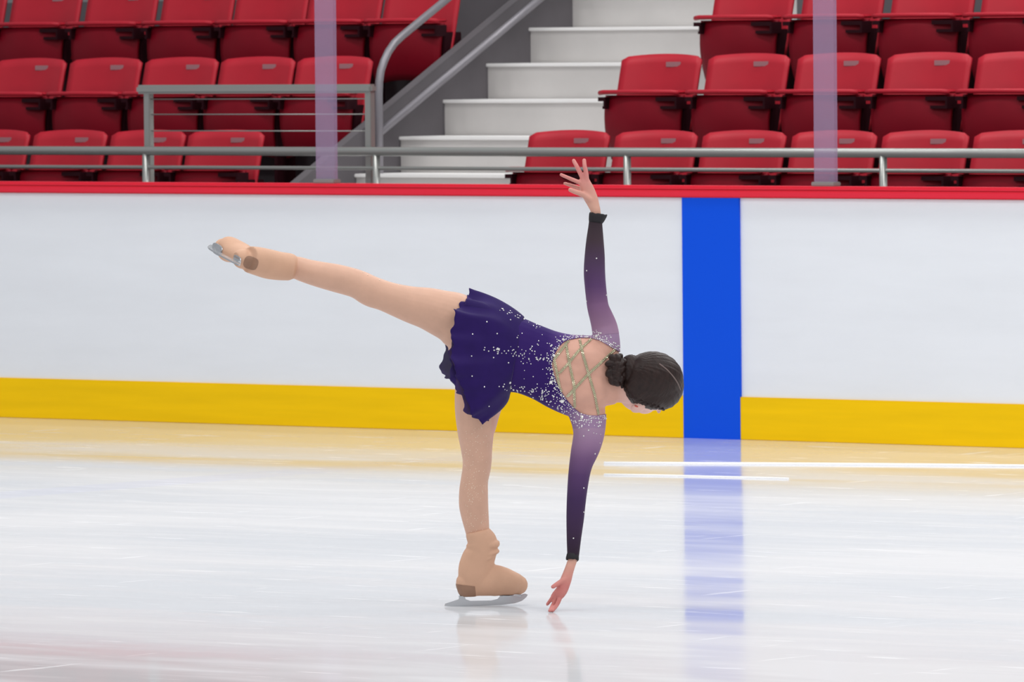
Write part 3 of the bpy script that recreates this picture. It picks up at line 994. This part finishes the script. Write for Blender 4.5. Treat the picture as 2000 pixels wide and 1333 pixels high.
streakp(968, 752, 1085, 775, 50, 8, 2.0)
streakp(975, 603, 1060, 637, 34, 5)
streakp(1040, 765, 1110, 800, 26, 9, 1.8)
streakp(1085, 800, 1175, 832, 34, 9, 1.8)
streakp(1120, 826, 1176, 850, 14, 8)
streakp(1090, 656, 1200, 662, 26, 3, 1.6)
for _ in range(40):
    pts.append((random.uniform(1000, 1080), random.uniform(640, 770), random.uniform(0.8, 1.4)))
for q in ((910, 593), (951, 629), (923, 653), (997, 625), (921, 696), (884, 726), (922, 735), (971, 652), (964, 699), (993, 709), (955, 794), (946, 756), (1010, 660), (970, 683), (975, 682), (964, 679), (1165, 505), (1146, 529), (1184, 577), (1146, 589), (1140, 852), (1162, 887), (1140, 954), (1120, 1052), (1060 + 80, 1001)):
    pts.append((q[0], q[1], 1.5))
for q in ((1076, 747, 3.6), (1098, 784, 4.2), (1137, 815, 3.0), (1082, 695, 3.0), (1100, 664, 3.0), (1165, 657, 3.2), (972, 682, 2.8), (996, 748, 2.6)):
    pts.append(q)
crystals('rhinestones', pts, MAT['crystal'], dress, 'scattered silver rhinestones', [dress_bvh, skirt_bvh, up_bvh, dn_bvh])
pts = []
for _ in range(170):                         # fine sparkle on the tights of the standing leg
    y = random.uniform(828, 1040)
    pts.append((random.uniform(906, 950) + (4 if y < 880 else 0), y, random.uniform(0.5, 0.85)))
for q in ((692, 524), (709, 531), (718, 536), (741, 546), (778, 556), (793, 556), (823, 558)):
    pts.append((q[0], q[1] + 1.5, 1.2))
crystals('tights_sparkles', pts, MAT['sparkle'], body, 'small sparkles on the tights', [body_bvh])

straps = [[(1200, 684), (1173, 709), (1146, 734), (1127, 755), (1107, 776)],
          [(1132, 664), (1139, 694), (1149, 729), (1161, 770), (1169, 811)],
          [(1155, 663), (1131, 685), (1108, 713), (1092, 730)],
          [(1105, 670), (1109.5, 696), (1114.5, 722), (1121, 752), (1123, 797)],
          [(1110, 667), (1082, 703), (1088, 729), (1093, 757), (1098, 766)],
          [(1121, 762), (1108, 776)]]
for sx_ in straps:
    bm = bmesh.new()
    pl = [np.array(q, float) for q in sx_]
    for i in range(len(pl) - 1):
        d = pl[i + 1] - pl[i]; L_ = np.linalg.norm(d); t = d / L_; nrm = np.array([-t[1], t[0]])
        k = max(2, int(L_ / 3.0))
        for j in range(k):
            for o_ in (-1.35, 1.35):
                q = pl[i] + d * ((j + (0.5 if o_ > 0 else 0)) / k) + nrm * o_
                h = hit(q[0], q[1], [body_bvh])
                if h:
                    bead(bm, h[0] + h[1] * 0.0014, h[1], 1.7 / SC)
        # the cord under the stones
        pp = []
        for j in range(k + 1):
            q = pl[i] + d * (j / k)
            h = hit(q[0], q[1], [body_bvh])
            if h:
                pp.append(h[0] + h[1] * 0.0006)
        if len(pp) > 1:
            tube(bm, pp, 0.9 / SC, 6)
    o = from_bm('back_strap', bm, MAT['gold'], dress)
    o['label'] = 'crystal strap across the bare back'

# ---- hair
bm = bmesh.new()
ellipsoid(bm, hd(10, -12, -2), AX, (60 * p, 60 * p, 51 * p), 64, 40)
ellipsoid(bm, hd(22, 2, -1), AX, (46 * p, 55 * p, 48.5 * p), 48, 30)
ellipsoid(bm, W(1232, 724, TW - 0.04), (VR, VD, VF), (24 * p, 31 * p, 26 * p), 32, 20)
ellipsoid(bm, hd(-10, -12, 4), AX, (41 * p, 47 * p, 45 * p), 40, 24)
ellipsoid(bm, W(1276, 765, TW - 0.016), (VR, VD, VF), (38 * p, 36 * p, 41 * p), 40, 24)
hv, hf = voxel(bm, 0.004, 6, 0.5)
ht = tris(hf); hn = normals(hv, ht)
# combed strands and the parting
q = hv - np.array(HC)
ua, da, ra = q @ np.array(HU) * SC, q @ np.array(HD) * SC, q @ np.array(HR) * SC
ang = np.arctan2(ra, ua + 30)
dis = 0.0007 * np.sin(ang * 46 + 0.05 * da) + 0.0005 * np.sin(ang * 83 + 0.11 * da + 1)
hv = hv + hn * dis[:, None]
me = bpy.data.meshes.new('hair'); me.from_pydata([tuple(v) for v in hv], [], hf); me.update()
hair = link('hair', me, MAT['hair'], person, True)
hair['label'] = 'dark brown hair combed back'
hair_bvh = BVHTree.FromPolygons([tuple(v) for v in hv], hf)
# parting
bm = bmesh.new()
pp = []
for q in spline([(1288, 711, 0), (1302, 722, 0), (1314, 735, 0), (1323, 748, 0), (1329, 762, 0)], 6):
    h = hit(q[0], q[1], [hair_bvh])
    if h:
        pp.append(h[0] - h[1] * 0.0009)
tube(bm, pp, 0.0026, 8)
from_bm('parting', bm, MAT['part_line'], hair, True)['label'] = 'pale parting'
# braided bun at the nape
bm = bmesh.new()
HWN = TW - 0.075
k = 0
for i in range(17):
    a = 2 * PI * i / 17
    cx_ = 1204 + 11.5 * math.cos(a); cy_ = 723 + 24 * math.sin(a)
    s_ = 1 if i % 2 else -1
    c_ = W(cx_ + 2.5 * s_, cy_, HWN + 0.006 * s_)
    e1 = (VR * math.cos(a + 0.8 * s_) + VD * math.sin(a + 0.8 * s_)).normalized()
    e2 = VF.cross(e1).normalized()
    ellipsoid(bm, c_, (e1, e2, VF), (11 * p, 7.2 * p, 9 * p), 18, 12)
for i in range(9):
    a = 2 * PI * i / 9
    ellipsoid(bm, W(1205 + 4 * math.cos(a), 723 + 12 * math.sin(a), HWN - 0.012), (VR, VD, VF), (7.5 * p, 7 * p, 8 * p), 16, 10)
ellipsoid(bm, W(1210, 724, HWN + 0.02), (VR, VD, VF), (18 * p, 27 * p, 14 * p))
v, f = voxel(bm, 0.0025, 2, 0.5)
me = bpy.data.meshes.new('braided_bun'); me.from_pydata([tuple(x) for x in v], [], f); me.update()
link('braided_bun', me, MAT['hair'], hair, True)['label'] = 'braided bun at the nape'
# flat braid from the bun along the side of the head
bm = bmesh.new()
br = spline([(1212, 743, 0), (1221, 761, 0), (1235, 776, 0), (1254, 787, 0), (1276, 794, 0), (1294, 800, 0)], 5)
for i, q in enumerate(br):
    h = hit(q[0], q[1], [hair_bvh, body_bvh])
    if not h:
        continue
    s_ = 1 if i % 2 else -1
    nx = br[min(i + 1, len(br) - 1)] - br[max(i - 1, 0)]
    t = (VR * nx[0] + VD * nx[1]).normalized()
    e1 = (t * 0.8 + t.cross(h[1]) * 0.6 * s_).normalized()
    e2 = h[1].cross(e1).normalized()
    ellipsoid(bm, h[0] + t.cross(h[1]) * (1.3 * s_ * p) - h[1] * 0.001, (e1, e2, h[1]), (6.0 * p, 3.4 * p, 2.2 * p), 14, 10)
from_bm('side_braid', bm, MAT['hair'], hair, True)

# ears' hollows, eyes
bm = bmesh.new()
h = hit(1243, 794, [body_bvh])
if h:
    e1 = (VR * 0.95 + VD * 0.3).normalized(); e1 = (e1 - h[1] * e1.dot(h[1])).normalized()
    ellipsoid(bm, h[0] - h[1] * 0.001, (e1, h[1].cross(e1), h[1]), (4.5 * p, 2.2 * p, 1.0 * p), 16, 10)
from_bm('ear_hollow', bm, MAT['ear'], body, True)
for s in (1, -1):
    bm = bmesh.new()
    ellipsoid(bm, hd(1, 46, 18 * s), AX, (4.5 * p, 7 * p, 7.5 * p), 20, 12)
    from_bm('eye', bm, MAT['eye'], body, True)

# ---- skates
def boot_mesh(shaft=None):
    bm = bmesh.new()
    to = lambda s: Vector((s[0], s[2], s[1])) / SC        # local: x toe, y side, z up, in pixels
    vy = Vector((0, 1, 0))
    loft(bm, [(12, 44, 0, 22, 16), (28, 45, 0, 25, 20), (50, 46, 0, 27, 20), (70, 49, 0, 31, 20.5), (88, 47, 0, 28.5, 23), (103, 43.5, 0, 25, 25), (114, 41, 0, 22, 23), (120, 39, 0, 19.5, 18)], to=to, view=vy)
    ellipsoid(bm, Vector((22, 0, 34)) / SC, (Vector((1, 0, 0)), Vector((0, 1, 0)), Vector((0, 0, 1))), (23 * p, 19 * p, 20 * p))
    if shaft:
        loft(bm, shaft, to=to, view=vy, round_ends=False)
    else:
      loft(bm, [(34, 44, 0, 31, 21), (34, 58, 0, 33.5, 22), (36, 72, 0, 35, 22), (39, 84, 0, 34.5, 22), (42, 94, 0, 33, 23), (46.5, 104, 0, 30, 24), (48, 116, 0, 31, 25), (47.5, 126, 0, 30, 25), (44, 134, 0, 27, 24.5), (39.5, 142, 0, 24, 23), (38, 147, 0, 21, 20)], to=to, view=vy, round_ends=False)
    for z_, x_, a, r_ in () if shaft else ((119, 62, 0.0, 8.0), (104, 64, 0.35, 5.0), (95, 58, 0.6, 3.6)):    # gathers at the ankle
        loft(bm, [(x_ - 24, z_ - 16 * a - 3, -15, 3, 3), (x_ + 3, z_, -19, r_ * .8, r_ * .8), (x_ + 14, z_ + 3, 0, r_, r_), (x_ + 3, z_, 19, r_ * .8, r_ * .8), (x_ - 24, z_ - 16 * a - 3, 15, 3, 3)], to=to, view=vy, n=12)
    V, F = voxel(bm, 0.0036, 6, 0.5)
    z = V[:, 2] * SC; x = V[:, 0] * SC
    sole = 19.5 - 1.8 * np.exp(-((x - 95) / 26) ** 2) + np.clip((x - 118) / 20, 0, 1) * 3.0
    V[:, 2] = np.where(z < sole, sole / SC, V[:, 2])
    return V, F
SV0, SF0 = boot_mesh()
def blade_bm():
    bm = bmesh.new()
    prof = [(-27, 1.2), (-15, 0.3), (0, 0), (40, 0), (85, 1), (112, 3.5), (126, 8), (135, 15), (138, 20), (133, 22), (118, 19), (84, 18.6), (78, 12.5), (66, 10), (24, 10), (15, 13.5), (12, 20.5), (2, 20.5), (1, 13.5), (-12, 9.5), (-26, 5.5)]
    a = [bm.verts.new(Vector((x, -1.5, z)) / SC) for x, z in prof]
    b = [bm.verts.new(Vector((x, 1.5, z)) / SC) for x, z in prof]
    bm.faces.new(a); bm.faces.new(b[::-1])
    for i in range(len(prof)):
        j = (i + 1) % len(prof)
        bm.faces.new((a[i], b[i], b[j], a[j]))
    def plate(x0, x1, w, z0):
        n = 20; lo = []; hi = []
        for k in range(n):
            an = 2 * PI * k / n
            x = (x0 + x1) / 2 + (x1 - x0) / 2 * math.copysign(abs(math.cos(an)) ** 0.6, math.cos(an)); y = w * math.copysign(abs(math.sin(an)) ** 0.7, math.sin(an))
            lo.append(bm.verts.new(Vector((x, y, z0 - 1.2)) / SC)); hi.append(bm.verts.new(Vector((x, y, z0 + 0.6)) / SC))
        bm.faces.new(lo[::-1]); bm.faces.new(hi)
        for k in range(n):
            bm.faces.new((lo[k], lo[(k + 1) % n], hi[(k + 1) % n], hi[k]))
    plate(1, 32, 8.5, 19.6)
    plate(82, 126, 11, 18.6)
    return bm
def ROOT_W(V):
    return pix(V)[2] - TW

def skate(O, F, U, lbl, leg=None):
    F = Vector(F).normalized(); U = Vector(U); U = (U - F * U.dot(F)).normalized(); R = U.cross(F)
    R3 = np.array([F, R, U])                       # rows
    Ov = np.array(O)
    me = bpy.data.meshes.new('ice_skate')
    SV, SF = SV0, SF0
    if leg:                                        # a pointed foot: the shaft follows the leg
        q = [(np.array(W(*c[:3])) - Ov) @ R3.T * SC for c in leg]
        SV, SF = boot_mesh([(v[0], v[2], v[1], c[3], c[4]) for v, c in zip(q, leg)])
    Vw = SV @ R3 + Ov
    me.from_pydata([tuple(v) for v in Vw], [], SF); me.update()
    o = link('ice_skate', me, MAT['boot'], person, True)
    o['label'] = lbl
    bm = blade_bm()
    for v in bm.verts:
        v.co = Vector(np.array(v.co) @ R3 + Ov)
    b = from_bm('blade', bm, MAT['blade'], o); b['label'] = 'polished steel blade'
    T = tris(SF); N = normals(SV, T)
    x = SV[:, 0] * SC; z = SV[:, 2] * SC
    g = np.minimum(33 - x - 0.15 * (z - 20), 43.5 - z - 0.12 * x)
    if leg:
        hx_, hy_, _ = pix(Vw)
        hu = (hx_ - 490) * 0.95 + (hy_ - 514) * 0.3; hv_ = (hy_ - 514) * 0.95 - (hx_ - 490) * 0.3
        g = 5 * (1 - (np.abs(hu) / 14.0) ** 3 - (np.abs(hv_) / 12.5) ** 3)
        g = np.where((N @ R3) @ fwd < 0, g, -5.0)
    V2, T2, N2 = clip(SV, T, g, N)
    garment('heel', V2 @ R3 + Ov, T2, N2 @ R3, 0.0012, 0.001, MAT['heel'], o)['label'] = 'brown heel'
    return o
# standing skate: level on the ice, toe to the right and slightly away
hr = Vector((r0[0], r0[1], 0)); ha = Vector((-math.sin(PSI), math.cos(PSI), 0))
Fs = (hr * 0.985 + ha * 0.17).normalized()
Os = Vector(onZ(895, 1185.0)) - ROOT
skate(Os, Fs, (0, 0, 1), 'standing skate in a tan boot cover')
# free skate: sole towards the camera
Ff = VR * -0.46 + VD * -0.24 + VF * 0.85
Uf = VR * 0.86 + VD * -0.02 + VF * 0.46
FW = TW - 0.10
skate(W(453, 512, FW), Ff, Uf, 'raised skate in a tan boot cover, sole showing',
      [(487, 507, FW + .045, 27, 26), (505, 511, FW + .07, 30, 28), (524, 516, FW + .10, 30, 29), (543, 519.5, FW + .125, 29.5, 28), (558, 521, FW + .145, 29.5, 27), (568, 522, FW + .155, 27, 26), (579, 524, TW + .06, 20.5, 20.5)])

# ------------------------------------------------------------------ light
world = bpy.data.worlds.new('arena_air')
bpy.context.scene.world = world
world.use_nodes = True
bg = world.node_tree.nodes['Background']
bg.inputs['Color'].default_value = (0.92, 0.95, 1.0, 1)
bg.inputs['Strength'].default_value = 0.40
def lamp(x, y, z, sx, sy, power, rot=(0, 0, 0)):
    ld = bpy.data.lights.new('arena_lamp', 'AREA')
    ld.shape = 'RECTANGLE'; ld.size = sx; ld.size_y = sy; ld.energy = power; ld.color = (1.0, 0.985, 0.965)
    o = bpy.data.objects.new('arena_lamp', ld); C.objects.link(o)
    o.location = (x, y, z); o.rotation_euler = rot
sxp = FOOT[0]; syp = FOOT[1]
for i in range(-1, 3):
    for j in range(-1, 2):
        lamp(sxp + 8 * i - 2, syp + 8 * j, 9.5, 5.0, 1.6, 230)
lamp(sxp - 2, RY[2] + 0.5, 8.5, 16, 0.8, 420, (math.radians(-12), 0, 0))

sc = bpy.context.scene
sc.view_settings.view_transform = 'Standard'
sc.view_settings.look = 'None'
sc.view_settings.gamma = 1.0
sc.view_settings.exposure = 0.09
sc.view_settings.use_curve_mapping = False
print('FOOT', FOOT, 'DS', DS, 'SC', SC, 'YB', YB, 'LINE_X', LINE_X, 'faces', len(BF))
print('board top px', project((onY(1000, 500, YB)[0], YB, HB)), 'base', project((onY(1000, 800, YB)[0], YB, 0)))
